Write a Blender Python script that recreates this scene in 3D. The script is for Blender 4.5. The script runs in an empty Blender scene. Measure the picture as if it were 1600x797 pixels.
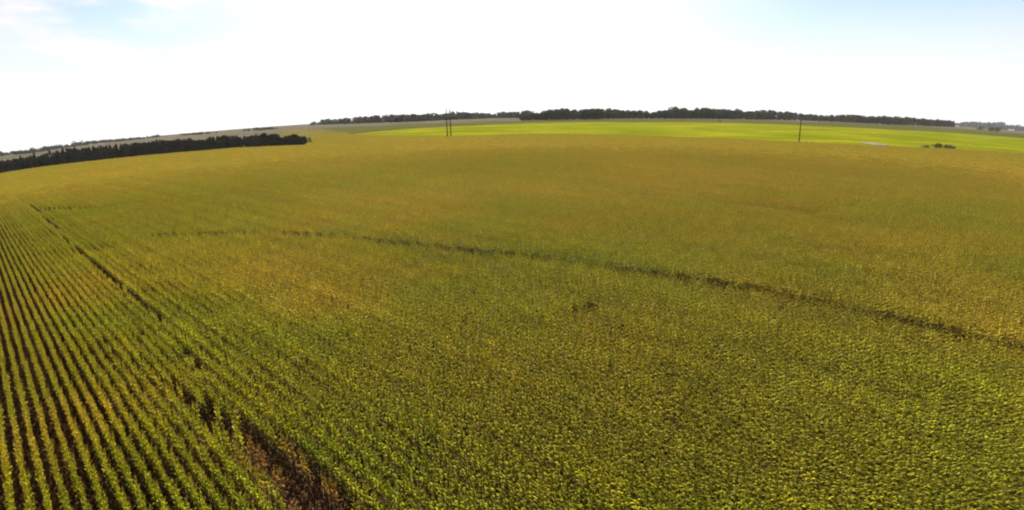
import bpy, math, random
import numpy as np
from mathutils import Matrix, Vector, Euler

random.seed(7)
rng = np.random.default_rng(7)
R = math.radians
scene = bpy.context.scene
COL = scene.collection

# ------------------------------------------------------------------ camera
F_PX = 900.0                       # focal length in pixels of the 1600 px wide photo
CAM_H = 18.6
PITCH, ROLL = 13.6, -1.25
cam_data = bpy.data.cameras.new('camera')
cam = bpy.data.objects.new('camera', cam_data)
COL.objects.link(cam)
cam_data.sensor_width = 36.0
cam_data.lens = F_PX / 1600.0 * 36.0
cam_data.clip_start = 0.1
cam_data.clip_end = 60000
CAM_ROT = Euler((R(90 - PITCH), 0, 0)).to_matrix() @ Matrix.Rotation(R(ROLL), 3, 'Z')
cam.matrix_world = Matrix.Translation((0, 0, CAM_H)) @ CAM_ROT.to_4x4()
scene.camera = cam

# ------------------------------------------------------------------ world, sun, exposure
SUN_EL, SUN_AZ = 39.0, -3.0        # azimuth from +Y, negative = to the left of the view
SKY_STRENGTH, SUN_STRENGTH = 0.05, 4.4
scene.view_settings.view_transform = 'Standard'
scene.view_settings.look = 'None'
scene.view_settings.exposure = 1.6
scene.view_settings.gamma = 1.0
scene.view_settings.use_curve_mapping = False

world = bpy.data.worlds.new('World')
scene.world = world
world.use_nodes = True
wt = world.node_tree
for n in list(wt.nodes):
    wt.nodes.remove(n)


def node(tree, kind, **kw):
    n = tree.nodes.new(kind)
    for k, v in kw.items():
        setattr(n, k, v)
    return n


def sockets(n, **kw):
    for k, v in kw.items():
        n.inputs[k].default_value = v
    return n


w_out = node(wt, 'ShaderNodeOutputWorld')
w_bg = node(wt, 'ShaderNodeBackground')
w_bg.inputs['Strength'].default_value = SKY_STRENGTH
sky = node(wt, 'ShaderNodeTexSky')
sky.sky_type = 'NISHITA'
sky.sun_disc = False
sky.sun_elevation = R(SUN_EL)
sky.sun_rotation = R(SUN_AZ)
sky.air_density = 1.0
sky.dust_density = 0.4
sky.ozone_density = 1.0


def cam_dir(px, py):
    v = CAM_ROT @ Vector(((px - 800.0) / F_PX, (398.5 - py) / F_PX, -1.0))
    return v.normalized()


# a bank of thin white cloud low in the sky, broken by noise
tc = node(wt, 'ShaderNodeTexCoord')
mapn = node(wt, 'ShaderNodeMapping')
mapn.inputs['Scale'].default_value = (1.0, 1.0, 3.0)
wt.links.new(tc.outputs['Generated'], mapn.inputs['Vector'])
cn = node(wt, 'ShaderNodeTexNoise')
sockets(cn, Scale=9.0, Detail=7.0, Roughness=0.55)
wt.links.new(mapn.outputs['Vector'], cn.inputs['Vector'])
dotn = node(wt, 'ShaderNodeVectorMath', operation='DOT_PRODUCT')
wt.links.new(tc.outputs['Generated'], dotn.inputs[0])
dotn.inputs[1].default_value = cam_dir(110, 25)
near_bank = node(wt, 'ShaderNodeMapRange')
near_bank.inputs['From Min'].default_value = math.cos(R(14))
near_bank.inputs['From Max'].default_value = math.cos(R(2))
wt.links.new(dotn.outputs['Value'], near_bank.inputs['Value'])
mulc = node(wt, 'ShaderNodeMath', operation='MULTIPLY')
cr = node(wt, 'ShaderNodeMapRange')
cr.inputs['From Min'].default_value = 0.44
cr.inputs['From Max'].default_value = 0.66
wt.links.new(cn.outputs['Fac'], cr.inputs['Value'])
wt.links.new(cr.outputs['Result'], mulc.inputs[0])
wt.links.new(near_bank.outputs['Result'], mulc.inputs[1])
cmix = node(wt, 'ShaderNodeMixRGB')
wt.links.new(mulc.outputs['Value'], cmix.inputs['Fac'])
wt.links.new(sky.outputs['Color'], cmix.inputs['Color1'])
cmix.inputs['Color2'].default_value = (8.5, 8.4, 8.3, 1)
gain = node(wt, 'ShaderNodeMixRGB', blend_type='MULTIPLY')
gain.inputs['Fac'].default_value = 1.0
gain.inputs['Color2'].default_value = (0.82, 0.79, 1.06, 1)      # the camera's cool white balance in the sky
# bright aureole of thin high haze round the sun
aur = node(wt, 'ShaderNodeVectorMath', operation='DOT_PRODUCT')
wt.links.new(tc.outputs['Generated'], aur.inputs[0])
aur.inputs[1].default_value = (math.sin(R(SUN_AZ)) * math.cos(R(SUN_EL)), math.cos(R(SUN_AZ)) * math.cos(R(SUN_EL)), math.sin(R(SUN_EL)))
aur_f = node(wt, 'ShaderNodeMapRange', interpolation_type='SMOOTHSTEP')
aur_f.inputs['From Min'].default_value = math.cos(R(42))
aur_f.inputs['From Max'].default_value = math.cos(R(22))
wt.links.new(aur.outputs['Value'], aur_f.inputs['Value'])
aur_c = node(wt, 'ShaderNodeMixRGB', blend_type='ADD')
wt.links.new(aur_f.outputs['Result'], aur_c.inputs['Fac'])
# milky air low down over the horizon
sepw = node(wt, 'ShaderNodeSeparateXYZ')
wt.links.new(tc.outputs['Generated'], sepw.inputs['Vector'])
low = node(wt, 'ShaderNodeMapRange', interpolation_type='SMOOTHSTEP')
low.inputs['From Min'].default_value = 0.16
low.inputs['From Max'].default_value = 0.0
low.inputs['To Max'].default_value = 0.85
wt.links.new(sepw.outputs['Z'], low.inputs['Value'])
lowmix = node(wt, 'ShaderNodeMixRGB')
wt.links.new(low.outputs['Result'], lowmix.inputs['Fac'])
wt.links.new(cmix.outputs['Color'], lowmix.inputs['Color1'])
lowmix.inputs['Color2'].default_value = (7.8, 8.1, 6.5, 1)
wt.links.new(lowmix.outputs['Color'], aur_c.inputs['Color1'])
aur_c.inputs['Color2'].default_value = (4.0, 3.6, 3.0, 1)
wt.links.new(aur_c.outputs['Color'], gain.inputs['Color1'])
wt.links.new(gain.outputs['Color'], w_bg.inputs['Color'])
wt.links.new(w_bg.outputs['Background'], w_out.inputs['Surface'])

sun_data = bpy.data.lights.new('sun', 'SUN')
sun_data.energy = SUN_STRENGTH
sun_data.angle = R(0.5)
sun_data.color = (1.0, 0.93, 0.80)
sun = bpy.data.objects.new('sun', sun_data)
COL.objects.link(sun)
to_sun = Vector((math.sin(R(SUN_AZ)) * math.cos(R(SUN_EL)), math.cos(R(SUN_AZ)) * math.cos(R(SUN_EL)), math.sin(R(SUN_EL))))
sun.rotation_euler = to_sun.to_track_quat('Z', 'Y').to_euler()
sun.location = (0, 0, 300)

scene.cycles.max_bounces = 6
scene.cycles.diffuse_bounces = 3
scene.cycles.transmission_bounces = 4
scene.cycles.volume_bounces = 1
scene.cycles.use_denoising = True
scene.cycles.denoising_prefilter = 'NONE'
scene.cycles.filter_width = 2.1           # the photo is a soft video frame
scene.cycles.sample_clamp_indirect = 2.0
scene.cycles.sample_clamp_direct = 3.0


# ------------------------------------------------------------------ the lie of the land
def smooth(a, b, t):
    t = np.clip((t - a) / (b - a), 0, 1)
    return t * t * (3 - 2 * t)


def land(x, y):
    """Height of the ground: a broad spur that falls away to both sides and rises gently beyond the field."""
    x = np.asarray(x, float)
    y = np.asarray(y, float)
    dep = np.sqrt(y * y + 14.0 ** 2)
    q = np.minimum(np.abs(x) / dep, 1.6)
    z = -0.059 * q * q * dep
    d = np.maximum(y, 0) + 0.12 * np.abs(x)
    z = z + 11.0 * smooth(380, 1250, d) + 6.0 * smooth(1250, 2800, d) + 3.0 * smooth(2800, 5000, d)
    roll = np.sin(x / 173.0 + 1.3) * np.cos(y / 211.0 + 0.4) + 0.6 * np.sin(x / 67.0 + y / 91.0)
    z = z + roll * 0.55 * smooth(40, 250, d)
    return z


def at(px, py, up=0.0, far=6000.0):
    """Where the sight line through a pixel of the photo meets the land raised by `up`."""
    d = np.array(cam_dir(px, py))
    ts = np.concatenate([np.linspace(4, 200, 800), np.geomspace(200, far, 2400)])
    p = ts[:, None] * d[None, :]
    gap = CAM_H + p[:, 2] - land(p[:, 0], p[:, 1]) - up
    k = np.nonzero(gap < 0)[0]
    if len(k) == 0:
        t = far
    else:
        k = k[0]
        a, b = gap[k - 1], gap[k]
        t = ts[k - 1] + (ts[k] - ts[k - 1]) * a / (a - b)
    return d[0] * t, d[1] * t


def at_depth(px, depth):
    """Ground point at a given forward depth on the sight line through a pixel column near the skyline."""
    py = 195.0
    for _ in range(6):
        d = cam_dir(px, py)
        x = d.x / d.y * depth
        z = float(land(x, depth))
        v = CAM_ROT.transposed() @ Vector((x, depth, z - CAM_H))
        py = 398.5 + F_PX * v.y / v.z
        v2 = 800.0 - F_PX * v.x / v.z
    return x, depth, z


# ------------------------------------------------------------------ material helpers
def new_mat(name):
    m = bpy.data.materials.new(name)
    m.use_nodes = True
    t = m.node_tree
    for n in list(t.nodes):
        t.nodes.remove(n)
    return m, t, node(t, 'ShaderNodeOutputMaterial')


def ramp(t, stops, fac=None):
    r = node(t, 'ShaderNodeValToRGB')
    e = r.color_ramp.elements
    while len(e) < len(stops):
        e.new(0.5)
    for el, (p, c) in zip(e, stops):
        el.position = p
        el.color = (*c, 1)
    if fac is not None:
        t.links.new(fac, r.inputs['Fac'])
    return r


def noise(t, scale, detail=5.0, rough=0.55, vec=None, stretch=None):
    n = node(t, 'ShaderNodeTexNoise')
    sockets(n, Scale=scale, Detail=detail, Roughness=rough)
    if vec is None:
        vec = node(t, 'ShaderNodeNewGeometry').outputs['Position']
    if stretch is not None:
        mp = node(t, 'ShaderNodeMapping')
        mp.inputs['Scale'].default_value = stretch
        t.links.new(vec, mp.inputs['Vector'])
        vec = mp.outputs['Vector']
    t.links.new(vec, n.inputs['Vector'])
    return n.outputs['Fac']


def mixc(t, fac, a, b, blend='MIX'):
    m = node(t, 'ShaderNodeMixRGB', blend_type=blend)
    for s, v in (('Fac', fac), ('Color1', a), ('Color2', b)):
        if hasattr(v, 'is_linked') or hasattr(v, 'links'):
            t.links.new(v, m.inputs[s])
        elif s == 'Fac':
            m.inputs[s].default_value = v
        else:
            m.inputs[s].default_value = (*v, 1)
    return m.outputs['Color']


def leaf_mat(name, base_builder, trans=0.35, rough=0.5, spec=0.25):
    m, t, out = new_mat(name)
    colr = base_builder(t)
    p = node(t, 'ShaderNodeBsdfPrincipled')
    p.inputs['Roughness'].default_value = rough
    p.inputs['Specular IOR Level'].default_value = spec
    tr = node(t, 'ShaderNodeBsdfTranslucent')
    mx = node(t, 'ShaderNodeMixShader')
    mx.inputs['Fac'].default_value = trans
    t.links.new(colr, p.inputs['Base Color'])
    t.links.new(colr, tr.inputs['Color'])
    t.links.new(p.outputs['BSDF'], mx.inputs[1])
    t.links.new(tr.outputs['BSDF'], mx.inputs[2])
    t.links.new(mx.outputs['Shader'], out.inputs['Surface'])
    return m


def plain_mat(name, builder, rough=0.95, spec=0.0):
    m, t, out = new_mat(name)
    p = node(t, 'ShaderNodeBsdfPrincipled')
    p.inputs['Roughness'].default_value = rough
    p.inputs['Specular IOR Level'].default_value = spec
    t.links.new(builder(t), p.inputs['Base Color'])
    t.links.new(p.outputs['BSDF'], out.inputs['Surface'])
    return m


def soil_col(t):
    n = noise(t, 1.6, 8, 0.65)
    r = ramp(t, [(0.3, (0.040, 0.019, 0.008)), (0.52, (0.085, 0.042, 0.017)), (0.75, (0.16, 0.088, 0.035))], n)
    big = noise(t, 0.004, 4, 0.6)
    far = ramp(t, [(0.36, (0.060, 0.055, 0.034)), (0.48, (0.105, 0.088, 0.058)), (0.56, (0.066, 0.062, 0.038)), (0.68, (0.125, 0.102, 0.072))], big)
    # beyond the field the land carries pasture and stubble instead of bare soil
    g = node(t, 'ShaderNodeNewGeometry')
    ln = node(t, 'ShaderNodeVectorMath', operation='LENGTH')
    t.links.new(g.outputs['Position'], ln.inputs[0])
    mr = node(t, 'ShaderNodeMapRange')
    mr.inputs['From Min'].default_value = 330
    mr.inputs['From Max'].default_value = 430
    t.links.new(ln.outputs['Value'], mr.inputs['Value'])
    return mixc(t, mr.outputs['Result'], r.outputs['Color'], far.outputs['Color'])


def green_field_col(t):
    a = noise(t, 0.012, 6, 0.6, stretch=(1, 2.2, 1))
    r = ramp(t, [(0.36, (0.098, 0.112, 0.002)), (0.5, (0.134, 0.146, 0.003)), (0.62, (0.198, 0.180, 0.009))], a)
    b = noise(t, 0.25, 5, 0.7)
    r2 = ramp(t, [(0.3, (0.72, 0.75, 0.7)), (0.7, (1.15, 1.12, 1.1))], b)
    return mixc(t, 1.0, r.outputs['Color'], r2.outputs['Color'], 'MULTIPLY')


def rough_grass_col(t):
    a = noise(t, 0.01, 6, 0.65, stretch=(1, 3, 1))
    r = ramp(t, [(0.34, (0.046, 0.050, 0.012)), (0.5, (0.066, 0.065, 0.017)), (0.68, (0.088, 0.080, 0.026))], a)
    b = noise(t, 0.3, 5, 0.7)
    r2 = ramp(t, [(0.3, (0.75, 0.75, 0.75)), (0.7, (1.12, 1.12, 1.12))], b)
    return mixc(t, 1.0, r.outputs['Color'], r2.outputs['Color'], 'MULTIPLY')


def const_noise(lo, hi, scale, detail=4):
    def f(t):
        return ramp(t, [(0.3, lo), (0.7, hi)], noise(t, scale, detail)).outputs['Color']
    return f


def tree_leaf_col(lo, hi):
    def f(t):
        g = node(t, 'ShaderNodeNewGeometry')
        oi = node(t, 'ShaderNodeObjectInfo')
        r = ramp(t, [(0.0, lo), (1.0, hi)], g.outputs['Random Per Island'])
        v = ramp(t, [(0.0, (0.70, 0.72, 0.8)), (0.5, (1, 1, 1)), (1.0, (1.3, 1.2, 1.0))], oi.outputs['Random'])
        return mixc(t, 1.0, r.outputs['Color'], v.outputs['Color'], 'MULTIPLY')
    return f


def corn_leaf_col(t):
    at_ = node(t, 'ShaderNodeAttribute')
    at_.attribute_type = 'INSTANCER'
    at_.attribute_name = 'tint'
    g = node(t, 'ShaderNodeNewGeometry')
    v = ramp(t, [(0.0, (0.62, 0.70, 0.55)), (0.25, (0.85, 0.92, 0.8)), (0.7, (1.1, 1.1, 1.0)), (0.92, (1.28, 1.24, 1.3)), (1.0, (1.5, 1.36, 1.7))],
             g.outputs['Random Per Island'])
    c = mixc(t, 1.0, at_.outputs['Color'], v.outputs['Color'], 'MULTIPLY')
    # died-back brown on the lower leaves, carried higher to paint shade between the rows
    tcn = node(t, 'ShaderNodeTexCoord')
    sp = node(t, 'ShaderNodeSeparateXYZ')
    t.links.new(tcn.outputs['Object'], sp.inputs['Vector'])
    mr = node(t, 'ShaderNodeMapRange')
    mr.inputs['From Min'].default_value = 1.75
    mr.inputs['From Max'].default_value = 0.95
    mr.inputs['To Max'].default_value = 0.9
    t.links.new(sp.outputs['Z'], mr.inputs['Value'])
    return mixc(t, mr.outputs['Result'], c, (0.085, 0.050, 0.018))


def tassel_col(t):
    at_ = node(t, 'ShaderNodeAttribute')
    at_.attribute_type = 'INSTANCER'
    at_.attribute_name = 'tint'
    g = node(t, 'ShaderNodeNewGeometry')
    v = ramp(t, [(0.0, (0.19, 0.13, 0.025)), (1.0, (0.34, 0.25, 0.04))], g.outputs['Random Per Island'])
    return mixc(t, 0.35, v.outputs['Color'], at_.outputs['Color'])


M = {}
M['soil'] = plain_mat('soil', soil_col)
M['green_field'] = plain_mat('green_crop', green_field_col)
M['rough_grass'] = plain_mat('rough_grass', rough_grass_col)
M['pasture'] = plain_mat('pasture', const_noise((0.085, 0.068, 0.016), (0.125, 0.10, 0.028), 0.03))
M['pale_ground'] = plain_mat('pale_bare_ground', const_noise((0.14, 0.125, 0.085), (0.22, 0.20, 0.145), 0.2))
M['corn_leaf'] = leaf_mat('corn_leaf', corn_leaf_col, 0.27, 0.6, 0.05)
M['tassel'] = leaf_mat('corn_tassel', tassel_col, 0.2, 0.8, 0.05)
M['stalk'] = plain_mat('corn_stalk', const_noise((0.10, 0.085, 0.03), (0.18, 0.13, 0.05), 3.0))
M['wood_leaf'] = leaf_mat('broadleaf_foliage', tree_leaf_col((0.022, 0.029, 0.010), (0.085, 0.090, 0.034)), 0.22, 0.8, 0.02)
M['conifer_leaf'] = leaf_mat('windbreak_foliage', tree_leaf_col((0.024, 0.028, 0.010), (0.060, 0.055, 0.021)), 0.10, 0.8, 0.0)
M['shrub_leaf'] = leaf_mat('shrub_foliage', tree_leaf_col((0.035, 0.048, 0.012), (0.09, 0.10, 0.025)), 0.2, 0.6, 0.1)
M['bark'] = plain_mat('bark', const_noise((0.035, 0.028, 0.02), (0.09, 0.07, 0.05), 2.0))
M['pole_wood'] = plain_mat('weathered_pole', const_noise((0.028, 0.021, 0.014), (0.06, 0.046, 0.032), 1.5))
M['steel'] = plain_mat('grey_steel', const_noise((0.13, 0.13, 0.13), (0.20, 0.20, 0.20), 1.5), 0.6, 0.3)
M['ceramic'] = plain_mat('insulator', const_noise((0.25, 0.24, 0.22), (0.35, 0.33, 0.30), 4.0), 0.4, 0.4)
M['white_wall'] = plain_mat('white_paint', const_noise((0.62, 0.61, 0.58), (0.78, 0.77, 0.74), 0.8))
M['grey_roof'] = plain_mat('grey_roof', const_noise((0.32, 0.32, 0.33), (0.46, 0.46, 0.46), 0.6))
M['dark_opening'] = plain_mat('dark_opening', const_noise((0.03, 0.03, 0.032), (0.05, 0.05, 0.052), 1.0))


# ------------------------------------------------------------------ object helpers
def mesh_obj(name, verts, faces, mats, parent=None, face_mats=None, smooth_shade=False, link=True):
    me = bpy.data.meshes.new(name)
    me.from_pydata([tuple(v) for v in verts], [], [tuple(f) for f in faces])
    for m in (mats if isinstance(mats, (list, tuple)) else [mats]):
        me.materials.append(m)
    if face_mats is not None:
        me.polygons.foreach_set('material_index', np.asarray(face_mats, np.int32))
    if smooth_shade:
        me.polygons.foreach_set('use_smooth', np.ones(len(me.polygons), bool))
    me.update()
    o = bpy.data.objects.new(name, me)
    if link:
        COL.objects.link(o)
    if parent is not None:
        o.parent = parent
    return o


def tag(o, label=None, cat=None, group=None, kind=None):
    for k, v in (('label', label), ('category', cat), ('group', group), ('kind', kind)):
        if v:
            o[k] = v
    return o


def thing(name, loc, label, cat, group=None, rz=0.0):
    o = bpy.data.objects.new(name, None)
    o.empty_display_size = 0.5
    COL.objects.link(o)
    o.location = loc
    o.rotation_euler = (0, 0, rz)
    return tag(o, label, cat, group)


class Geo:
    def __init__(self):
        self.v, self.f, self.m = [], [], []

    def add(self, verts, faces, mi=0):
        b = len(self.v)
        self.v.extend(verts)
        self.f.extend([tuple(i + b for i in f) for f in faces])
        self.m.extend([mi] * len(faces))

    def tube(self, p0, p1, r0, r1, n=6, mi=0, cap=True):
        p0, p1 = Vector(p0), Vector(p1)
        d = (p1 - p0).normalized()
        a = d.orthogonal().normalized()
        b = d.cross(a)
        vs = []
        for p, r in ((p0, r0), (p1, r1)):
            for k in range(n):
                an = 2 * math.pi * k / n
                vs.append(p + a * (r * math.cos(an)) + b * (r * math.sin(an)))
        fs = [(k, (k + 1) % n, n + (k + 1) % n, n + k) for k in range(n)]
        if cap:
            fs += [tuple(range(n, 2 * n)), tuple(reversed(range(n)))]
        self.add(vs, fs, mi)

    def box(self, c, s, mi=0):
        x, y, z = c
        a, b, h = s[0] / 2, s[1] / 2, s[2] / 2
        vs = [(x + i * a, y + j * b, z + k * h) for k in (-1, 1) for j in (-1, 1) for i in (-1, 1)]
        fs = [(0, 2, 3, 1), (4, 5, 7, 6), (0, 1, 5, 4), (2, 6, 7, 3), (0, 4, 6, 2), (1, 3, 7, 5)]
        self.add(vs, fs, mi)

    def build(self, name, mats, parent=None, smooth_shade=False, link=True):
        return mesh_obj(name, self.v, self.f, mats, parent, self.m, smooth_shade, link)


# ------------------------------------------------------------------ ground sheet
def ground_sheet():
    radii = np.concatenate([[0.0], np.geomspace(4, 60, 26), np.geomspace(66, 1500, 70), np.geomspace(1600, 7000, 30)])
    front = np.linspace(-75, 75, 241)
    back = np.linspace(75, 285, 42)[1:-1]
    ang = np.radians(np.concatenate([front, back]))
    na = len(ang)
    verts = [(0, 0, float(land(0, 0)))]
    for r in radii[1:]:
        x, y = r * np.sin(ang), r * np.cos(ang)
        z = land(x, y)
        verts.extend(zip(x, y, z))
    faces = [(0, 1 + (k + 1) % na, 1 + k) for k in range(na)]
    for i in range(len(radii) - 2):
        a, b = 1 + i * na, 1 + (i + 1) * na
        for k in range(na):
            k2 = (k + 1) % na
            faces.append((a + k, a + k2, b + k2, b + k))
    return mesh_obj('ground', verts, faces, M['soil'], smooth_shade=True)


tag(ground_sheet(), 'broad spur of dark soil and far pale farmland reaching the horizon', 'ground', kind='structure')


def strip_sheet(name, near_pts, far_pts, h, mat, nx=160, nd=26):
    """A crop or grass cover between two edges: a top surface h above the land with a skirt down to it."""
    near = np.array(near_pts)
    far_ = np.array(far_pts)

    def resample(p, n):
        seg = np.concatenate([[0], np.cumsum(np.hypot(*np.diff(p, axis=0).T))])
        s = np.linspace(0, seg[-1], n)
        return np.stack([np.interp(s, seg, p[:, 0]), np.interp(s, seg, p[:, 1])], 1)
    near, far_ = resample(near, nx), resample(far_, nx)
    ts = np.linspace(0, 1, nd) ** 1.3
    verts, faces = [], []
    for j, tt in enumerate(ts):
        p = near * (1 - tt) + far_ * tt
        jit = rng.normal(0, h * 0.10, nx)
        z = land(p[:, 0], p[:, 1]) + h + jit
        verts.extend(zip(p[:, 0], p[:, 1], z))
    for j in range(nd - 1):
        for i in range(nx - 1):
            a = j * nx + i
            faces.append((a, a + 1, a + nx + 1, a + nx))
    ring = [i for i in range(nx)] + [j * nx + nx - 1 for j in range(1, nd)] + [(nd - 1) * nx + i for i in range(nx - 2, -1, -1)] + [j * nx for j in range(nd - 2, 0, -1)]
    base = len(verts)
    for i in ring:
        x, y, z = verts[i]
        verts.append((x, y, float(land(x, y)) - 0.3))
    n = len(ring)
    for k in range(n):
        faces.append((ring[k], base + k, base + (k + 1) % n, ring[(k + 1) % n]))
    return mesh_obj(name, verts, faces, mat, smooth_shade=False)


CORN_TOP = 2.3
# far edge of the maize, photo pixels
EDGE_PX = [(-260, 318), (-120, 291), (0, 270), (50, 262), (80, 258), (130, 252), (190, 246), (250, 240), (310, 235), (370, 230), (430, 227.5), (478, 225.5), (486, 220), (492, 212), (500, 208.5), (530, 208.5), (560, 209.5), (600, 211), (650, 212.5), (700, 212.5), (750, 211), (800, 209), (850, 208.5), (900, 208.5), (1000, 211),
           (1060, 213), (1120, 215), (1250, 221), (1350, 226), (1430, 229.5), (1500, 232.5), (1600, 238.5), (1700, 246), (1900, 264)]
EDGE = [at(px, py, CORN_TOP) for px, py in EDGE_PX]
# ------------------------------------------------------------------ fields beyond
near_px = [(552, 210.5), (600, 211), (650, 212.5), (700, 212.5), (750, 211), (800, 209), (850, 208.5), (900, 208.5), (1000, 211),
           (1060, 213), (1120, 215), (1250, 221), (1350, 226), (1430, 229.5), (1500, 232.5), (1600, 238.5), (1700, 246), (1900, 264)]
near_e = []
for px, py in near_px:
    x, y = at(px, py, CORN_TOP)
    near_e.append((x * 1.015, y * 1.015))
far_px = [(553, 209), (600, 204.5), (650, 200.5), (700, 198), (750, 196), (800, 193.5), (850, 192), (900, 191), (1000, 191), (1100, 191.5), (1200, 194), (1300, 198),
          (1400, 203), (1500, 208), (1600, 216.5), (1700, 226), (1900, 247)]
far_e = [at(px, py, 0.6) for px, py in far_px]
green = strip_sheet('green_field', near_e, far_e, 0.6, M['green_field'])
tag(green, 'bright yellow-green crop field beyond the maize, below the dark wood', 'field', kind='structure')
far2_px = [(553, 198), (600, 196.5), (650, 195), (700, 192), (750, 190), (800, 189.5), (850, 188.5), (900, 187.5), (1000, 187), (1100, 187), (1200, 189.5), (1300, 192.5),
           (1400, 196.5), (1500, 201), (1600, 208.5), (1700, 218), (1900, 238)]
far2_e = [at(px, py, 0.3) for px, py in far2_px]
rg = strip_sheet('rough_grass', [at(px, py, 0.3) for px, py in ((470, 203.0), (510, 205.0), (535, 207.5))] + [(x * 1.003, y * 1.003) for x, y in far_e],
                 [at(px, py, 0.3) for px, py in ((470, 202.0), (510, 200.0), (535, 198.6))] + far2_e, 0.35, M['rough_grass'])
tag(rg, 'dull grey-green grass strip between the bright field and the wood', 'grass', kind='structure')


past = strip_sheet('pasture', [at(px, py, 0.4) for px, py in [(440, 224), (476, 226), (486, 222), (493, 213.5), (500, 210), (530, 209.7), (553, 211)]],
                   [at(px, py, 0.4) for px, py in [(440, 204), (480, 201), (500, 201.5), (530, 205.5), (556, 210.4)]], 0.4, M['pasture'], 40, 12)
tag(past, 'olive tan pasture between the windbreak and the left tip of the bright field', 'pasture', kind='structure')


def ground_patch(name, px_list, up, mat, label):
    pts = [at(px, py, up) for px, py in px_list]
    verts = [(x, y, float(land(x, y)) + up) for x, y in pts] + [(x, y, float(land(x, y)) - 0.2) for x, y in pts]
    n = len(pts)
    faces = [tuple(range(n))] + [(k, n + k, n + (k + 1) % n, (k + 1) % n) for k in range(n)]
    return tag(mesh_obj(name, verts, faces, mat), label, 'bare ground', kind='structure')


ground_patch('bare_ground', [(1343, 223.2), (1350, 221.8), (1362, 222.4), (1375, 224.4), (1388, 225.6), (1386, 227.2), (1365, 226.0)], 0.85, M['pale_ground'],
             'pale strip of bare ground along the edge of the bright field')
ground_patch('bare_ground', [(508, 208.6), (520, 207.4), (534, 206.6), (541, 206.8), (530, 207.9), (515, 208.9)], 0.3, M['pale_ground'],
             'thin pale strip of bare ground left of the bright field')

# ------------------------------------------------------------------ maize
LEAF_PROFILE = [(0.0, 0.5), (0.18, 0.95), (0.42, 1.0), (0.72, 0.72), (1.0, 0.04)]


def add_leaf(g, base, az, length, width, rise, droop, segs=4):
    """One arching blade: climbs away from the stalk, bends over and hangs."""
    ca, sa = math.cos(az), math.sin(az)
    x, z = 0.0, 0.0
    el = rise
    vs = []
    ts = np.linspace(0, 1, segs + 1)
    twist0 = random.uniform(-0.5, 0.5)
    for i, tt in enumerate(ts):
        w = width * 0.5 * np.interp(tt, [p[0] for p in LEAF_PROFILE], [p[1] for p in LEAF_PROFILE])
        tw = twist0 * tt * 1.6
        side = Vector((-sa, ca, 0)) * math.cos(tw) + Vector((0, 0, 1)) * math.sin(tw)
        p = Vector(base) + Vector((ca * x, sa * x, z))
        vs.append(p - side * w)
        vs.append(p + side * w)
        st = length / segs
        x += st * math.cos(el)
        z += st * math.sin(el)
        el -= droop / segs * (1.0 + 0.8 * tt)
    g.add(vs, [(2 * i, 2 * i + 1, 2 * i + 3, 2 * i + 2) for i in range(segs)], 0)


def add_plant(g, x, y, lod):
    h = random.uniform(1.85, 2.25)
    az0 = random.gauss(0, 0.15)
    n = {0: 9, 1: 7}[lod]
    lo = {0: 0.45, 1: 0.75}[lod]
    lean = (random.gauss(0, 0.04), random.gauss(0, 0.04))
    for k in range(n):
        u = k / (n - 1)
        z = lo + (h - 0.15 - lo) * u
        az = az0 + math.pi * k + random.gauss(0, 0.17)
        ln = (0.43 + 0.20 * math.sin(math.pi * min(1, u * 0.9 + 0.1))) * random.uniform(0.8, 1.15)
        if u > 0.5:
            ln *= 0.92 - 0.42 * (u - 0.5) / 0.5
        wd = random.uniform(0.060, 0.088) * (1.1 if lod else 1.0)
        rise = R(random.uniform(48, 68) + 14 * u)
        droop = R(random.uniform(80, 150) - 35 * u)
        add_leaf(g, (x + lean[0] * z, y + lean[1] * z, z), az, ln, wd, rise, droop, 4 if lod == 0 else 3)
    tx, ty = x + lean[0] * h, y + lean[1] * h
    if lod == 0:
        g.tube((x, y, 0), (tx, ty, h), 0.016, 0.009, 4, 2, False)
    # tassel
    for k in range(6 if lod == 0 else 4):
        a = random.uniform(0, 6.283)
        sp = random.uniform(0.02, 0.14) if k else 0.0
        L = random.uniform(0.18, 0.30)
        w = 0.011 if lod == 0 else 0.013
        p0 = Vector((tx, ty, h - 0.06))
        p1 = p0 + Vector((math.cos(a) * sp, math.sin(a) * sp, L * 0.9))
        s = Vector((-math.sin(a), math.cos(a), 0)) * w
        g.add([p0 - s, p0 + s, p1 + s * 0.6, p1 - s * 0.6], [(0, 1, 2, 3)], 1)


src = bpy.data.collections.new('maize_sources')     # not linked to the scene: only the field draws from it
ROW, SEG = 0.66, 0.80


def row_segment(i):
    g = Geo()
    for k in range(5):
        add_plant(g, (k + 0.5) * SEG / 5 - SEG / 2 + random.gauss(0, 0.02), random.gauss(0, 0.02), 0)
    o = g.build('maize_a%02d' % i, [M['corn_leaf'], M['tassel'], M['stalk']], link=False)
    src.objects.link(o)


def block(i):
    g = Geo()
    for r_ in range(4):
        for k in range(18):
            add_plant(g, (k + 0.5) * 4 * SEG / 18 - 2 * SEG + random.gauss(0, 0.03), (r_ - 1.5) * ROW + random.gauss(0, 0.04), 1)
    o = g.build('maize_b%02d' % i, [M['corn_leaf'], M['tassel'], M['stalk']], link=False)
    src.objects.link(o)


N_SEG, N_BLK = 16, 6
for i in range(N_SEG):
    row_segment(i)
for i in range(N_BLK):
    block(i)

ROW_AZ = R(137.0)                                        # rows run from far left to near right
RD = np.array([math.sin(ROW_AZ), math.cos(ROW_AZ)])
RN = np.array([-RD[1], RD[0]])


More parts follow.
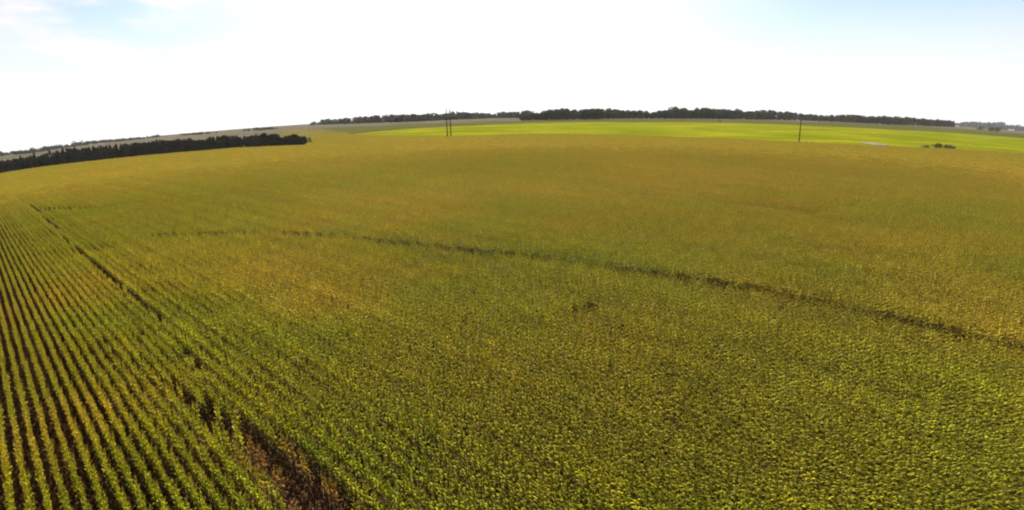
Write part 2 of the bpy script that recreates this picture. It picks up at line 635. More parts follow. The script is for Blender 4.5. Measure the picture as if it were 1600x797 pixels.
def value_noise(x, y, scale, seed):
    r_ = np.random.default_rng(seed)
    tab = r_.random((256, 256))
    u, v = x / scale, y / scale
    i, j = np.floor(u).astype(int), np.floor(v).astype(int)
    fu, fv = u - i, v - j
    fu, fv = fu * fu * (3 - 2 * fu), fv * fv * (3 - 2 * fv)
    g = lambda a, b: tab[a % 256, b % 256]
    return (g(i, j) * (1 - fu) + g(i + 1, j) * fu) * (1 - fv) + (g(i, j + 1) * (1 - fu) + g(i + 1, j + 1) * fu) * fv


def inside(poly, x, y):
    poly = np.array(poly)
    c = np.zeros(len(x), bool)
    n = len(poly)
    for i in range(n):
        x1, y1 = poly[i]
        x2, y2 = poly[(i + 1) % n]
        if y1 == y2:
            continue
        cond = ((y1 > y) != (y2 > y)) & (x < (x2 - x1) * (y - y1) / (y2 - y1) + x1)
        c ^= cond
    return c


def dist_poly(pts, x, y):
    """Distance to a polyline and the place along it (0..n-1)."""
    pts = np.array(pts)
    best = np.full(len(x), 1e9)
    where = np.zeros(len(x))
    for i in range(len(pts) - 1):
        a, b = pts[i], pts[i + 1]
        ab = b - a
        t = np.clip(((x - a[0]) * ab[0] + (y - a[1]) * ab[1]) / (ab @ ab + 1e-9), 0, 1)
        d = np.hypot(x - a[0] - t * ab[0], y - a[1] - t * ab[1])
        k = d < best
        best[k] = d[k]
        where[k] = i + t[k]
    return best, where


G = lambda pts, up=1.9: [at(px, py, up) for px, py in pts]
# wheel tracks and thin lanes where the maize is missing, traced from the photo
TRACK_A = G([(240, 367), (340, 362), (440, 362), (520, 366), (600, 375), (700, 385), (800, 395), (880, 404), (960, 414), (1080, 431), (1200, 451), (1350, 484), (1420, 500), (1500, 516), (1560, 530), (1660, 555)])
TRACK_B = G([(60, 326), (150, 323), (270, 309), (350, 299), (440, 292)])
TRACK_C = G([(960, 299), (1040, 303), (1120, 311), (1200, 319), (1280, 330)])
TRACK_D = G([(1440, 309), (1500, 317), (1570, 327), (1640, 338)])
LANE = G([(37, 310), (60, 331), (90, 361), (125, 394), (150, 412), (175, 438), (200, 459), (233, 489), (263, 519), (292, 546), (325, 578)])
HOLES = [(140, 521, .5), (153, 533, .5), (167, 547, .55), (238, 591, .6), (250, 599, .6), (290, 626, .6), (304, 634, .65), (358, 664, .7), (374, 674, .75), (182, 561, .7), (216, 577, .65), (264, 608, .7), (272, 616, .55), (328, 641, .75), (334, 652, .8), (340, 664, .75), (392, 684, .75), (402, 697, .85), (412, 711, .85),
         (428, 728, .85), (444, 744, .95), (460, 760, 1.05), (476, 774, 1.1), (492, 790, 1.15), (510, 805, 1.2), (530, 822, 1.25), (905, 490, 1.45), (925, 485, 1.35), (735, 405, .8), (755, 409, .8)]
HOLES = [(*at(px, py, 1.3), r_) for px, py, r_ in HOLES]
DEAD = G([(405, 712), (430, 728), (452, 745), (478, 765), (500, 785), (530, 812)], 1.3)

# ripeness of the crop seen in the photo (0 green ... 1 straw), photo pixels
RIPE = [(100, 290, .85), (250, 270, .9), (450, 255, .85), (600, 250, .9), (700, 230, .95), (800, 262, .55), (760, 255, .5), (950, 240, .85), (1050, 265, .98), (1200, 240, .88),
        (1400, 250, .85), (1550, 270, .85), (1570, 345, .4), (1330, 290, .8), (1000, 290, .95), (850, 297, .95), (640, 305, 1.0), (520, 310, .9), (360, 310, .3), (420, 320, .3),
        (300, 330, .35), (200, 345, .35), (60, 370, .2), (100, 375, .15), (30, 400, .4), (250, 390, .6), (400, 350, .6), (560, 340, .75), (700, 330, .65), (850, 340, .55),
        (800, 320, .5), (430, 430, .85), (480, 470, .95), (540, 480, .85), (380, 410, .9), (330, 400, .7), (560, 420, .6), (620, 400, .5), (700, 400, .12), (650, 390, .08),
        (760, 430, .28), (900, 400, .3), (1000, 370, .6), (1150, 380, .75), (1150, 430, .7), (1300, 400, .75), (1300, 440, .5), (1330, 465, .1), (1270, 455, .15), (1450, 430, .85),
        (1550, 500, .7), (1400, 470, .65), (1450, 390, .65), (1590, 420, .2), (1250, 500, .35), (1450, 540, .35), (1580, 560, .5), (60, 450, .5), (100, 430, .75), (130, 460, .7),
        (30, 550, .45), (60, 640, .8), (70, 680, .9), (100, 620, .7), (150, 650, .75), (30, 670, .85), (100, 780, .2), (180, 780, .15), (20, 780, .2), (200, 620, .55), (150, 560, .5),
        (230, 560, .15), (280, 480, .25), (200, 500, .25), (330, 520, .5), (250, 600, .5), (700, 700, .03), (900, 650, .1), (1100, 700, .05), (1300, 650, .12), (1500, 700, .05),
        (1550, 780, .15), (800, 480, .3), (900, 450, .35), (1000, 520, .3), (700, 450, .25), (560, 560, .08), (650, 560, .15), (1200, 560, .25), (350, 560, .15), (300, 620, .2),
        (450, 690, .08), (640, 760, .05), (1000, 600, .18), (800, 600, .2), (1400, 600, .25), (520, 530, .1), (1360, 780, .15), (900, 780, .12), (470, 520, .2)]
rp = np.array([(*at(px, py, 2.0), v) for px, py, v in RIPE])


def polar(x, y):
    return np.stack([np.arctan2(x, y + 4.0) * 2.2, np.log(np.hypot(x, y) + 5.0) * 1.6], -1)


RPP = polar(rp[:, 0], rp[:, 1])


def ripeness(x, y):
    p = polar(x, y)
    num = np.zeros(len(x))
    den = np.full(len(x), 1e-9)
    for (a, b), v in zip(RPP, rp[:, 2]):
        w = 1.0 / (((p[:, 0] - a) ** 2 + (p[:, 1] - b) ** 2) + 0.008) ** 1.5
        num += w * v
        den += w
    return num / den


EDGE_IN = [(x * 0.997, y * 0.997) for x, y in EDGE]
ROW_WIDE = 0.90
fx, fy = at(440, 742, 1.3)
U_SPLIT = fx * RN[0] + fy * RN[1] + 0.3
POLY = EDGE_IN + [(60, -14), (-40, -14)]


def maize_points():
    P, ROT, SCL, IDX, TINT = [], [], [], [], []
    MIDR = 300.0

    def emit(rowstep, segstep, rmin, rmax, base_idx, n_var):
        ext = rmax + 40
        nr, ns = int(ext / rowstep), int(ext / segstep)
        if rmax > 200:
            nr, ns = int(760 / rowstep), int(760 / segstep)
        ii, jj = np.meshgrid(np.arange(-nr, nr), np.arange(-ns, ns), indexing='ij')
        u = ii.ravel() * rowstep
        if segstep == SEG:      # right of the bare furrow the planter was set to wider rows
            i0 = int(round(U_SPLIT / ROW))
            u = np.where(ii.ravel() <= i0, u, i0 * ROW + (ii.ravel() - i0) * ROW_WIDE - (ROW_WIDE - ROW))
        rid = ii.ravel()
        v = jj.ravel() * segstep + np.random.default_rng(5).uniform(0, SEG, 8192)[ii.ravel() % 8192] * (1.0 if segstep == SEG else 0.0)
        x = u * RN[0] + v * RD[0]
        y = u * RN[1] + v * RD[1]
        # round the tier border to the block grid so that the two tiers meet without a seam
        bu = np.floor((u + 1.5 * ROW + 0.001) / (4 * ROW)) * 4 * ROW
        bv = np.floor(v / (4 * SEG)) * 4 * SEG
        bx, by = bu * RN[0] + bv * RD[0], bu * RN[1] + bv * RD[1]
        r_ = np.hypot(bx, by)
        if rmin > 0 or rmax < 900:
            hsh = np.sin(np.round(bu / ROW) * 12.9898 + np.round(bv / SEG) * 78.233) * 43758.5453
            r_ = r_ + (hsh - np.floor(hsh) - 0.5) * 90.0
        keep = (r_ >= rmin) & (r_ < rmax)
        az = np.degrees(np.arctan2(x, y))
        keep &= (np.abs(az) < 57) | (np.hypot(x, y) < 30)
        x, y, rid = x[keep], y[keep], rid[keep]
        k = inside(POLY, x, y)
        x, y, rid = x[k], y[k], rid[k]
        near = n_var == N_SEG
        kill = np.zeros(len(x), bool)
        for pts, w, dash in () if not near else ((TRACK_A, 1.1, .03), (TRACK_B, 1.4, .08), (TRACK_C, 1.3, .2), (TRACK_D, 1.5, .15)):
            d, s = dist_poly(pts, x, y)
            gapn = value_noise(s * 9.0, s * 0 + 3.3, 1.0, 11)
            kill |= (d < w * (0.75 + 0.6 * value_noise(x, y, 5.0, 5))) & (gapn > dash)
        d, s = dist_poly(LANE, x, y)
        lane = (d < 0.36) & near & (value_noise(s * 4, s * 0, 1.0, 21) > 0.18)
        kill |= lane & (rng.random(len(x)) < 0.10)
        for hx, hy, hr in HOLES:
            kill |= np.hypot(x - hx, y - hy) < hr * 0.68
            kill |= (np.hypot(x - hx, y - hy) < hr * 1.1) & (rng.random(len(x)) < 0.25)
        kill |= rng.random(len(x)) < 0.006
        x, y, lane, rid = x[~kill], y[~kill], lane[~kill], rid[~kill]
        z = land(x, y)
        n = len(x)
        ripe = ripeness(x, y)
        big = value_noise(x, y, 14.0, 1) - 0.5
        mid = value_noise(x, y, 4.0, 2) - 0.5
        fine = rng.normal(0, 1, n)
        ripe = np.clip(ripe + (0.14 * big + 0.16 * mid + 0.07 * fine) * (1.0 if near else 0.7), 0, 1)
        gcol = np.array([0.262, 0.272, 0.002])
        ocol = np.array([0.400, 0.354, 0.004])
        tcol = np.array([0.53, 0.393, 0.024])
        a = np.clip(ripe * 2, 0, 1)[:, None]
        b = np.clip(ripe * 2 - 1, 0, 1)[:, None]
        tint = gcol * (1 - a) + ocol * a * (1 - b) + tcol * b
        # each planter row ripens and stands a little differently along its length
        ru = rid + 5000
        rv = (x * RD[0] + y * RD[1])
        rowv = np.clip(np.random.default_rng(77).normal(0, 1, 4096)[ru % 4096], -1.6, 1.6) * 0.6 + (value_noise(rv, ru * 7.31, 9.0, 15) - 0.5) * 1.2
        if not near:
            rowv = rowv * 0.0
        tint = tint * (1 + 0.11 * rowv)[:, None]
        hue = (value_noise(x, y, 9.0, 8) - 0.5)[:, None]
        tint = tint * (1 + hue * np.array([0.22, -0.05, 0.3]))
        dd, _ = dist_poly(DEAD, x, y)
        dead = np.clip(1.5 - dd / 1.1, 0, 1)[:, None] * np.clip(0.55 + value_noise(x, y, 1.2, 6), 0, 1)[:, None]
        tint = tint * (1 - dead) + np.array([0.26, 0.125, 0.012]) * dead
        tint = tint * (1 + 0.07 * fine)[:, None].clip(0.6, 1.5)
        flip = rng.integers(0, 2, n) * math.pi
        ang = math.pi / 2 - ROW_AZ + flip
        gx = (land(x + 1, y) - land(x - 1, y)) / 2
        gy = (land(x, y + 1) - land(x, y - 1)) / 2
        slope_along = gx * RD[0] + gy * RD[1]
        sgn = np.where(flip > 1, -1.0, 1.0)
        P.append(np.stack([x, y, z], 1))
        ROT.append(np.stack([np.zeros(n), -np.arctan(slope_along) * sgn, ang + rng.normal(0, 0.03 if near else 0.0, n)], 1))
        hs = 1.0 + 0.16 * (value_noise(x, y, 6.0, 3) - 0.5) + 0.04 * (value_noise(x, y, 1.9, 4) - 0.5) + rng.normal(0, 0.018, n) + rowv * 0.035
        hs = np.where(lane, hs * rng.uniform(0.60, 0.84, n), hs)
        wide = (x * RN[0] + y * RN[1] > U_SPLIT + 0.3) & near
        SCL.append(np.stack([np.ones(n) * 1.02, np.where(wide, 1.06, 1.0), hs * np.where(wide, 1.05, 1.0)], 1))
        IDX.append(base_idx + rng.integers(0, n_var, n))
        TINT.append(np.concatenate([tint, np.ones((n, 1))], 1))
    emit(ROW, SEG, -1000, MIDR, 0, N_SEG)
    emit(4 * ROW, 4 * SEG, MIDR, 900, N_SEG, N_BLK)
    return [np.concatenate(a) for a in (P, ROT, SCL, IDX, TINT)]


P, ROT, SCL, IDX, TINT = maize_points()
print('maize instances', len(P))
me = bpy.data.meshes.new('maize_field')
me.vertices.add(len(P))
me.vertices.foreach_set('co', P.astype(np.float32).ravel())
for nm, ty, arr, key in (('rot', 'FLOAT_VECTOR', ROT, 'vector'), ('scl', 'FLOAT_VECTOR', SCL, 'vector'), ('tint', 'FLOAT_COLOR', TINT, 'color')):
    a = me.attributes.new(nm, ty, 'POINT')
    a.data.foreach_set(key, arr.astype(np.float32).ravel())
a = me.attributes.new('idx', 'INT', 'POINT')
a.data.foreach_set('value', IDX.astype(np.int32))
me.update()
maize = bpy.data.objects.new('maize_field', me)
COL.objects.link(maize)
tag(maize, 'ripening olive and straw coloured maize in straight rows filling the foreground', 'maize', kind='stuff')

ng = bpy.data.node_groups.new('grow_maize', 'GeometryNodeTree')
ng.interface.new_socket('Geometry', in_out='INPUT', socket_type='NodeSocketGeometry')
ng.interface.new_socket('Geometry', in_out='OUTPUT', socket_type='NodeSocketGeometry')
gi, go = node(ng, 'NodeGroupInput'), node(ng, 'NodeGroupOutput')
ci = node(ng, 'GeometryNodeCollectionInfo')
ci.inputs['Collection'].default_value = src
ci.inputs['Separate Children'].default_value = True
ci.inputs['Reset Children'].default_value = True
iop = node(ng, 'GeometryNodeInstanceOnPoints')
iop.inputs['Pick Instance'].default_value = True


def named(nm, ty):
    n = node(ng, 'GeometryNodeInputNamedAttribute')
    n.data_type = ty
    n.inputs['Name'].default_value = nm
    return n.outputs['Attribute']


ng.links.new(gi.outputs[0], iop.inputs['Points'])
ng.links.new(ci.outputs['Instances'], iop.inputs['Instance'])
ng.links.new(named('idx', 'INT'), iop.inputs['Instance Index'])
e2r = node(ng, 'FunctionNodeEulerToRotation')
ng.links.new(named('rot', 'FLOAT_VECTOR'), e2r.inputs[0])
ng.links.new(e2r.outputs[0], iop.inputs['Rotation'])
ng.links.new(named('scl', 'FLOAT_VECTOR'), iop.inputs['Scale'])
ng.links.new(iop.outputs['Instances'], go.inputs[0])
md = maize.modifiers.new('grow', 'NODES')
md.node_group = ng


# ------------------------------------------------------------------ trees
def crown_mesh(name, h, rx, lobes, n, leaf, mat, base=0.12, shape='round', seed=0):
    """A crown of small leaf clumps scattered over uneven lobes; unlinked mesh data, origin at the tree's foot."""
    r_ = random.Random(seed)
    g = Geo()
    cs = []
    for k in range(lobes):
        u = r_.random()
        if shape == 'round':
            z = h * (base + 0.16 + (0.98 - base - 0.30) * u)
            rad = rx * (0.55 + 0.45 * math.sin(math.pi * min(1, max(0.12, u * 0.85 + 0.1))))
            lr = rx * r_.uniform(0.34, 0.55)
        else:
            z = h * (base + 0.05 + (0.93 - base - 0.05) * u)
            rad = rx * (1.05 - 0.95 * u)
            lr = rx * r_.uniform(0.30, 0.46) * (1.1 - 0.55 * u)
        a = r_.uniform(0, 6.283)
        q = max(0.0, rad - lr * 0.8) * math.sqrt(r_.random())
        cs.append((q * math.cos(a), q * math.sin(a), z, lr, lr * (0.85 if shape == 'round' else 1.25)))
    if shape != 'round':
        cs.append((0, 0, h * 0.93, rx * 0.16, h * 0.08))
    for k in range(n):
        cx, cy, cz, lr, lz = r_.choice(cs)
        d = Vector((r_.gauss(0, 1), r_.gauss(0, 1), r_.gauss(0, 1))).normalized()
        s = r_.uniform(0.6, 1.08)
        p = Vector((cx + d.x * lr * s, cy + d.y * lr * s, cz + d.z * lz * s))
        if p.z < h * base * 0.5:
            p.z = h * base * 0.5 + r_.random() * 0.2
        nrm = (d + Vector((r_.gauss(0, .6), r_.gauss(0, .6), r_.gauss(0, .6)))).normalized()
        a = nrm.orthogonal().normalized()
        b = nrm.cross(a)
        l1, l2 = leaf * r_.uniform(0.6, 1.3), leaf * r_.uniform(0.5, 1.0)
        g.add([p - a * l1 - b * l2 * .4, p + a * .1 - b * l2, p + a * l1, p + b * l2], [(0, 1, 2, 3)])
    o = g.build(name, mat, link=False)
    me_ = o.data
    bpy.data.objects.remove(o)
    return me_


def trunk_mesh(name, h, r0, mat, limbs=4, seed=0):
    r_ = random.Random(seed)
    g = Geo()
    lean = Vector((r_.gauss(0, .03), r_.gauss(0, .03), 1))
    top = lean * h
    g.tube((0, 0, -0.4), top * 0.5, r0, r0 * 0.7, 7)
    g.tube(top * 0.495, top, r0 * 0.68, r0 * 0.18, 6)
    for k in range(limbs):
        a = r_.uniform(0, 6.283)
        p = top * r_.uniform(0.4, 0.85)
        q = p + Vector((math.cos(a), math.sin(a), r_.uniform(0.5, 1.1))) * h * r_.uniform(0.14, 0.26)
        g.tube(p, q, r0 * 0.36, r0 * 0.1, 5)
    o = g.build(name, mat, link=False, smooth_shade=True)
    me_ = o.data
    bpy.data.objects.remove(o)
    return me_


BROAD = [(crown_mesh('broad_crown', 18, 7.2, 15, 2300, 0.48, M['wood_leaf'], 0.0, 'round', 30 + i), trunk_mesh('broad_trunk', 15, 0.32, M['bark'], 5, 60 + i)) for i in range(7)]
DARK = [(crown_mesh('windbreak_crown', 12, 2.7, 15, 1900, 0.29, M['conifer_leaf'], 0.0, 'cone', 90 + i), trunk_mesh('windbreak_trunk', 11, 0.2, M['bark'], 5, 120 + i)) for i in range(7)]
DARKR = [(crown_mesh('windbreak_round_crown', 12, 3.6, 12, 2000, 0.31, M['conifer_leaf'], -0.06, 'round', 150 + i), trunk_mesh('windbreak_round_trunk', 10, 0.22, M['bark'], 5, 170 + i)) for i in range(4)]
BUSH = [(crown_mesh('bush_crown', 4, 2.6, 9, 420, 0.26, M['shrub_leaf'], 0.02, 'round', 200 + i), trunk_mesh('bush_trunk', 2.4, 0.09, M['bark'], 5, 220 + i)) for i in range(4)]


def plant_tree(kind, name, loc, sx, sz, label, cat='tree', group=None):
    t = thing(name, (loc[0], loc[1], loc[2] - 0.25), label, cat, group, random.uniform(0, 6.283))
    t.scale = (sx, sx * random.uniform(0.9, 1.1), sz)
    cm, tm = random.choice(kind)
    for nm, dat in (('crown', cm), ('trunk', tm)):
        c = bpy.data.objects.new(nm, dat)
        COL.objects.link(c)
        c.parent = t
    return t


def top_py_height(px, py_top, x, y):
    """Height a thing at (x, y) needs for its top to reach the sight line at py_top."""
    d = cam_dir(px, py_top)
    z = CAM_H + d.z / d.y * y
    return z - float(land(x, y))


# the windbreak on the left
WB_BASE = [(-60, 279), (0, 270), (50, 262), (80, 258), (130, 252), (190, 246), (250, 240), (310, 235), (370, 230), (430, 227.5), (478, 226)]
WB_TOP = [(-60, 262), (0, 251), (15, 249), (30, 246), (50, 244), (65, 240), (80, 237), (100, 233), (130, 230), (160, 228), (190, 224), (220, 221), (250, 217.5), (290, 216), (318, 216), (332, 212),
          (360, 211.5), (385, 212), (400, 210), (415, 207.5), (428, 208), (440, 211), (450, 209), (465, 210), (478, 210)]
wbx, wby = np.array(WB_BASE).T
wtx, wty = np.array(WB_TOP).T
n_wb = 0
WB_GROUP = 'trees of the dark windbreak on the left'
for rank in range(3):
    px = -55.0 + rank * 2.5
    while px < 477:
        py = float(np.interp(px, wbx, wby))
        x, y = at(px, py, 0.6)
        k = 1.002 + 0.010 * rank + random.uniform(0, 0.004)
        x, y = x * k, y * k
        H = top_py_height(px, float(np.interp(px, wtx, wty)) + random.gauss(0.6, 1.5) + (1.0 if rank else 0), x, y)
        H = max(4.0, H)
        rnd = random.random() < 0.3 or px > 400
        kind = DARKR if rnd else DARK
        sx = (H / 12) ** 0.6 * random.uniform(1.15, 1.5)
        plant_tree(kind, 'windbreak_tree', (x, y, float(land(x, y)) - 0.8), sx, (H + 0.8) / 12.0,
                   'dark tree packed in the long windbreak along the left edge of the maize', 'tree', WB_GROUP)
        n_wb += 1
        px += random.uniform(3.8, 6.8) * (1.0 if rank == 0 else 1.5)
print('windbreak', n_wb)
x, y = at(486, 226, 0.3)
H = top_py_height(486, 213.5, x, y)
plant_tree(BUSH, 'small_tree', (x * 1.012, y * 1.012, float(land(x * 1.012, y * 1.012))), H / 4 * 0.55, H / 4, 'small thin olive tree standing alone at the right end of the dark windbreak')

# the long wood behind the bright field
W_BASE = [(812, 188.5), (850, 188), (900, 187), (950, 186), (1000, 185.5), (1100, 186), (1200, 187.5), (1250, 188.5), (1300, 190.5), (1350, 193), (1400, 195.5), (1450, 197.5), (1492, 199.5)]
W_TOP = [(812, 176), (830, 174), (845, 174.5), (850, 172), (875, 169), (890, 168.5), (900, 170), (920, 169), (955, 169), (965, 171), (985, 171), (1010, 172.5), (1018, 174), (1030, 171), (1045, 168.5),
         (1055, 166.5), (1062, 170), (1070, 167.5), (1080, 171), (1092, 167), (1102, 167), (1112, 169), (1130, 169), (1145, 170), (1155, 170), (1170, 173), (1185, 171.5), (1205, 171), (1215, 172.5), (1240, 175),
         (1260, 176.5), (1275, 179), (1300, 179.5), (1315, 178), (1335, 177.5), (1350, 181), (1370, 180), (1395, 182), (1415, 182), (1440, 185), (1455, 185), (1470, 186), (1485, 187.5), (1492, 191)]
wx, wy = np.array(W_BASE).T
tx_, ty_ = np.array(W_TOP).T
W_GROUP = 'broadleaf trees of the long wood behind the bright field'
n_w = 0
for rank in range(4):
    px = 815.0 + rank * 4
    while px < 1489 - rank * 5:
        py = float(np.interp(px, wx, wy))
        x, y = at(px, py, 0.2)
        k = 1.008 + 0.02 * rank + random.uniform(0, 0.008)
        x, y = x * k, y * k
        top = float(np.interp(px, tx_, ty_)) + random.gauss(0.5, 1.0) + (1.8 if rank == 0 and random.random() < 0.45 else 0)
        H = max(6.0, top_py_height(px, top, x, y))
        sx = (H / 18) ** 0.75 * random.uniform(0.9, 1.6)
        plant_tree(BROAD, 'broadleaf_tree', (x, y, float(land(x, y))), sx, H / 18, 'dark broadleaf tree packed in the long wood behind the bright field', 'tree', W_GROUP)
        n_w += 1
        px += random.uniform(5.5, 10.5) * (1.0 if rank < 2 else 1.25)
print('wood', n_w)
for px, pb, pt, wd, lab in ((1125, 190.5, 187.0, 1.0, 'tiny dark tree alone on the grass in front of the wood'),
                            (1513, 198.8, 191.0, 1.7, 'broad tree just right of the end of the wood'),
                            (1531, 203.0, 197.6, 1.6, 'dark bush right of the wood, nearer than the others'),
                            (1547, 204.6, 198.2, 1.7, 'dark rounded bush, left one of the pair right of the wood'),
                            (1558, 205.6, 199.2, 1.7, 'dark rounded bush, right one of the pair right of the wood')):
    x, y = at(px, pb, 0.2)
    H = max(2.5, top_py_height(px, pt, x, y))
    plant_tree(BUSH, 'bush', (x, y, float(land(x, y))), H / 4 * wd, H / 4, lab, 'bush')
for px, pb, pt, wd, lab in ((1466, 231.6, 223.0, 1.5, 'spiky green bush, largest of the clump on the far edge of the maize'),
                            (1480, 232.2, 224.5, 1.4, 'green bush in the middle of the clump on the far edge of the maize'),
                            (1489, 233.0, 227, 1.1, 'small bush at the right end of the clump on the far edge of the maize'),
                            (1446, 231.0, 226.3, 2.6, 'low spreading bush at the left end of the clump by the maize')):
    x, y = at(px, pb, 0.9)
    x, y = x * 1.012, y * 1.012
    H = max(2.2, top_py_height(px, pt, x, y))
    plant_tree(BUSH, 'bush', (x, y, float(land(x, y))), H / 4 * wd, H / 4, lab, 'bush')


# far woods that read as one dark band each
def far_wood(name, spec, label, n_per_px=1.1, leaf=3.0):
    g = Geo()
    bx, bb, bt = np.array(spec).T
    px = bx[0]
    while px < bx[-1]:
        pb, pt = float(np.interp(px, bx, bb)), float(np.interp(px, bx, bt))
        x, y = at(px, pb, 0.2)
        x, y = x * random.uniform(1.0, 1.05), y * random.uniform(1.0, 1.05)
        z0 = float(land(x, y))
        H = max(3.0, 1.22 * top_py_height(px, pt + random.gauss(0.2, 0.5), x, y))
        w = H * random.uniform(0.45, 0.7)
        cs = [(x + random.gauss(0, w * .5), y + random.gauss(0, w * .5), z0 + H * random.uniform(0.08, 0.74), w * random.uniform(.5, .75)) for _ in range(7)]
        for _ in range(150):
            cx, cy, cz, lr = random.choice(cs)
            d = Vector((random.gauss(0, 1), random.gauss(0, 1), random.gauss(0, 1))).normalized()
            p = Vector((cx, cy, cz)) + d * lr * random.uniform(.6, 1.05)
            p.z = min(max(p.z, z0), z0 + H)
            nrm = (d + Vector((random.gauss(0, .5), random.gauss(0, .5), random.gauss(0, .5)))).normalized()
            a_ = nrm.orthogonal().normalized()
            b_ = nrm.cross(a_)
            l1, l2 = H * 0.15 * random.uniform(.6, 1.2), H * 0.11 * random.uniform(.6, 1.1)
            g.add([p - a_ * l1 - b_ * l2 * .4, p - b_ * l2, p + a_ * l1, p + b_ * l2], [(0, 1, 2, 3)])
        px += random.uniform(0.7, 1.3) * max(1.0, (pb - pt) * 0.32) / n_per_px
    o = g.build(name, M['wood_leaf'])
    return tag(o, label, 'wood', kind='stuff')


far_wood('far_wood', [(486, 195.5, 192), (500, 195, 189), (520, 194, 187), (560, 193, 184.5), (600, 191.5, 181.5), (650, 190, 180), (700, 187.5, 178), (740, 186, 177), (770, 184.5, 178.5), (800, 184.5, 176), (830, 184.5, 175)],
         'long hazy grey wood on the horizon left of the bright field')
far_wood('far_wood', [(-40, 245, 241), (10, 242.5, 239.5), (60, 238, 235), (85, 233, 229.5), (120, 229, 225.5), (145, 224, 220), (165, 222.5, 219), (200, 220, 217.5), (260, 213, 211)],
         'low hazy wood along the horizon above the left part of the windbreak')
far_wood('hedgerow', [(303, 210.5, 208.5), (312, 210, 207), (322, 209.5, 206.5), (328, 209, 208)], 'short dark strip of hedge on the far hillside above the windbreak')
far_wood('hedgerow', [(393, 203.5, 202), (400, 203.5, 201), (410, 203, 200.5), (425, 202.5, 199.5), (428, 202, 201)], 'short dark strip of hedge on the hillside above the round windbreak trees')
far_wood('far_wood', [(1490, 195, 192.5), (1510, 196, 192), (1535, 198, 194), (1560, 199.5, 196), (1600, 203, 199), (1680, 211, 207)], 'low hazy wood on the horizon right of the long wood')


# ------------------------------------------------------------------ poles
def pole(px, pb, pt, r0, label, mat='pole_wood', arm=0.0, group=None, up=0.3, k=1.0):
    x, y = at(px, pb, up)
    x, y = x * k, y * k
    H = top_py_height(px, pt, x, y)
    t = thing('utility_pole', (x, y, float(land(x, y))), label, 'pole', group)
    g = Geo()
    g.tube((0, 0, -1), (0, 0, H), r0, r0 * 0.66, 10)
    g.build('shaft', M[mat], t, True)
    if arm:
        g = Geo()
        g.box((0, 0, H - 0.9), (arm, 0.16, 0.2))
        g.build('crossarm', M[mat], t)
        for s in (-0.44, 0.0, 0.44):
            g = Geo()
            z = H - 0.8 if s else H
            g.tube((s * arm, 0, z), (s * arm, 0, z + 0.22), 0.07, 0.07, 8)
            g.tube((s * arm, 0, z + 0.22), (s * arm, 0, z + 0.34), 0.12, 0.06, 8)
            g.build('insulator', M['ceramic'], t, True)
    else:
        g = Geo()
        g.tube((0, 0, H), (0, 0, H + 0.25), r0 * 0.4, r0 * 0.3, 8)
        g.build('pole_cap', M['ceramic'], t, True)
    return t


pole(699, 212.5, 170.5, 0.5, 'left pole of the tall dark pair on the far edge of the maize', up=CORN_TOP, k=1.01)
pole(704.6, 212.5, 170.5, 0.5, 'right pole of the tall dark pair on the far edge of the maize', up=CORN_TOP, k=1.01)
pole(1248.5, 221.3, 187.5, 0.42, 'lone brown wooden pole on the right, in front of the bright field', up=CORN_TOP, k=1.01)
FP = 'pale poles of the power line beyond the windbreak'
for px, pb, pt, lab in ((62, 238, 217, 'faint pale pole above the far left of the windbreak'),
                        (148, 224, 209, 'faint pale pole above the second hazy wood at the left'),
                        (283, 216, 202.5, 'faint pale pole above the middle of the windbreak'),
                        (404, 210, 202, 'short faint pole rising above the windbreak by the far hedge'),
                        (483, 206, 198, 'short faint pole above the right end of the windbreak'),
                        (557, 206, 197, 'short faint pole by the left tip of the bright field')):
    pole(px, pb, pt, 0.24, lab, 'steel', 3.2, FP)


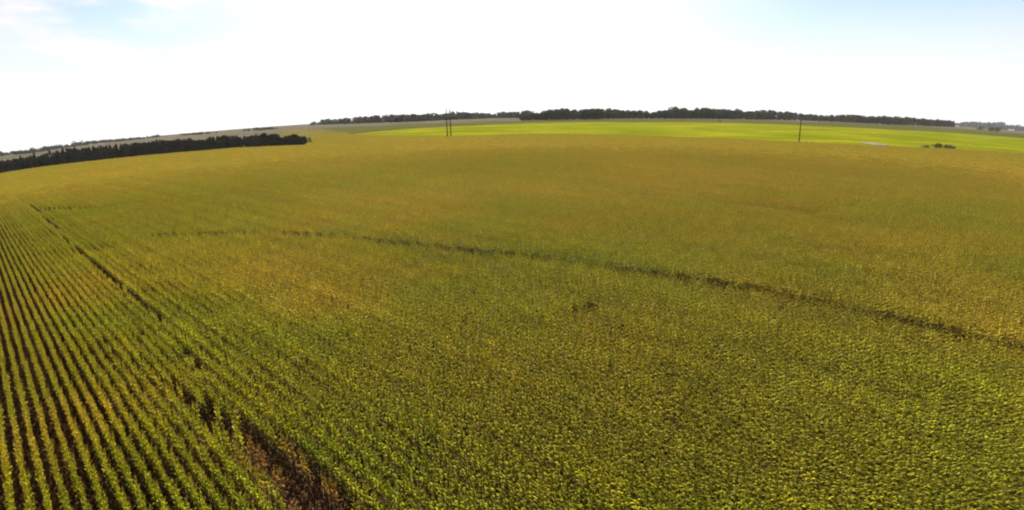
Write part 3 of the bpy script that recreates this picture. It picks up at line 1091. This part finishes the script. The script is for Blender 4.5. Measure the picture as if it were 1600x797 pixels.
# ------------------------------------------------------------------ far farm buildings
def shed(px, pb, w, d, h, rise, label):
    x, y = at(px, pb, 0.1)
    t = thing('farm_shed', (x, y, float(land(x, y)) - 0.2), label, 'building', None, math.atan2(x, y) * -1 + 0.15)
    g = Geo()
    a, b = w / 2, d / 2
    g.add([(-a, -b, 0), (a, -b, 0), (a, b, 0), (-a, b, 0), (-a, -b, h), (a, -b, h), (a, b, h), (-a, b, h), (-a, 0, h + rise), (a, 0, h + rise)],
          [(0, 1, 5, 4), (2, 3, 7, 6), (1, 2, 6, 9, 5), (3, 0, 4, 8, 7)])
    g.build('wall', M['white_wall'], t)
    g = Geo()
    o = 0.5
    g.add([(-a - o, -b - o, h - o * rise / b), (a + o, -b - o, h - o * rise / b), (a + o, 0, h + rise + .05), (-a - o, 0, h + rise + .05), (-a - o, b + o, h - o * rise / b), (a + o, b + o, h - o * rise / b)],
          [(0, 1, 2, 3), (3, 2, 5, 4)])
    g.add([(-a - o, -b - o, h - o * rise / b + .2), (a + o, -b - o, h - o * rise / b + .2), (a + o, 0, h + rise + .25), (-a - o, 0, h + rise + .25), (-a - o, b + o, h - o * rise / b + .2), (a + o, b + o, h - o * rise / b + .2)],
          [(0, 1, 2, 3), (3, 2, 5, 4)])
    g.build('roof', M['grey_roof'], t)
    g = Geo()
    g.box((0, -b - 0.04, h * 0.36), (w * 0.22, 0.1, h * 0.72))
    g.build('door', M['dark_opening'], t)
    return t


shed(1580, 204, 34, 14, 6, 3.5, 'long white farm building on the far right near the horizon')
shed(1496, 198, 16, 10, 5, 3, 'small pale shed right beside the end of the wood')

# ------------------------------------------------------------------ haze
HAZE = 2.0e-5
if HAZE:
    g = Geo()
    zmin = float(min(v.co.z for v in bpy.data.objects['ground'].data.vertices)) - 1.0
    zmax = 60.0
    g.box((0, 0, (zmin + zmax) / 2), (2 * 7100, 2 * 7100, zmax - zmin))
    m, t, out = new_mat('air')
    pv = node(t, 'ShaderNodeVolumePrincipled')
    pv.inputs['Color'].default_value = (0.92, 0.93, 0.95, 1)
    pv.inputs['Density'].default_value = HAZE
    pv.inputs['Anisotropy'].default_value = 0.2
    t.links.new(pv.outputs['Volume'], out.inputs['Volume'])
    hz = g.build('haze', m)
    tag(hz, 'thin pale summer haze over the distant land', 'haze', kind='stuff')
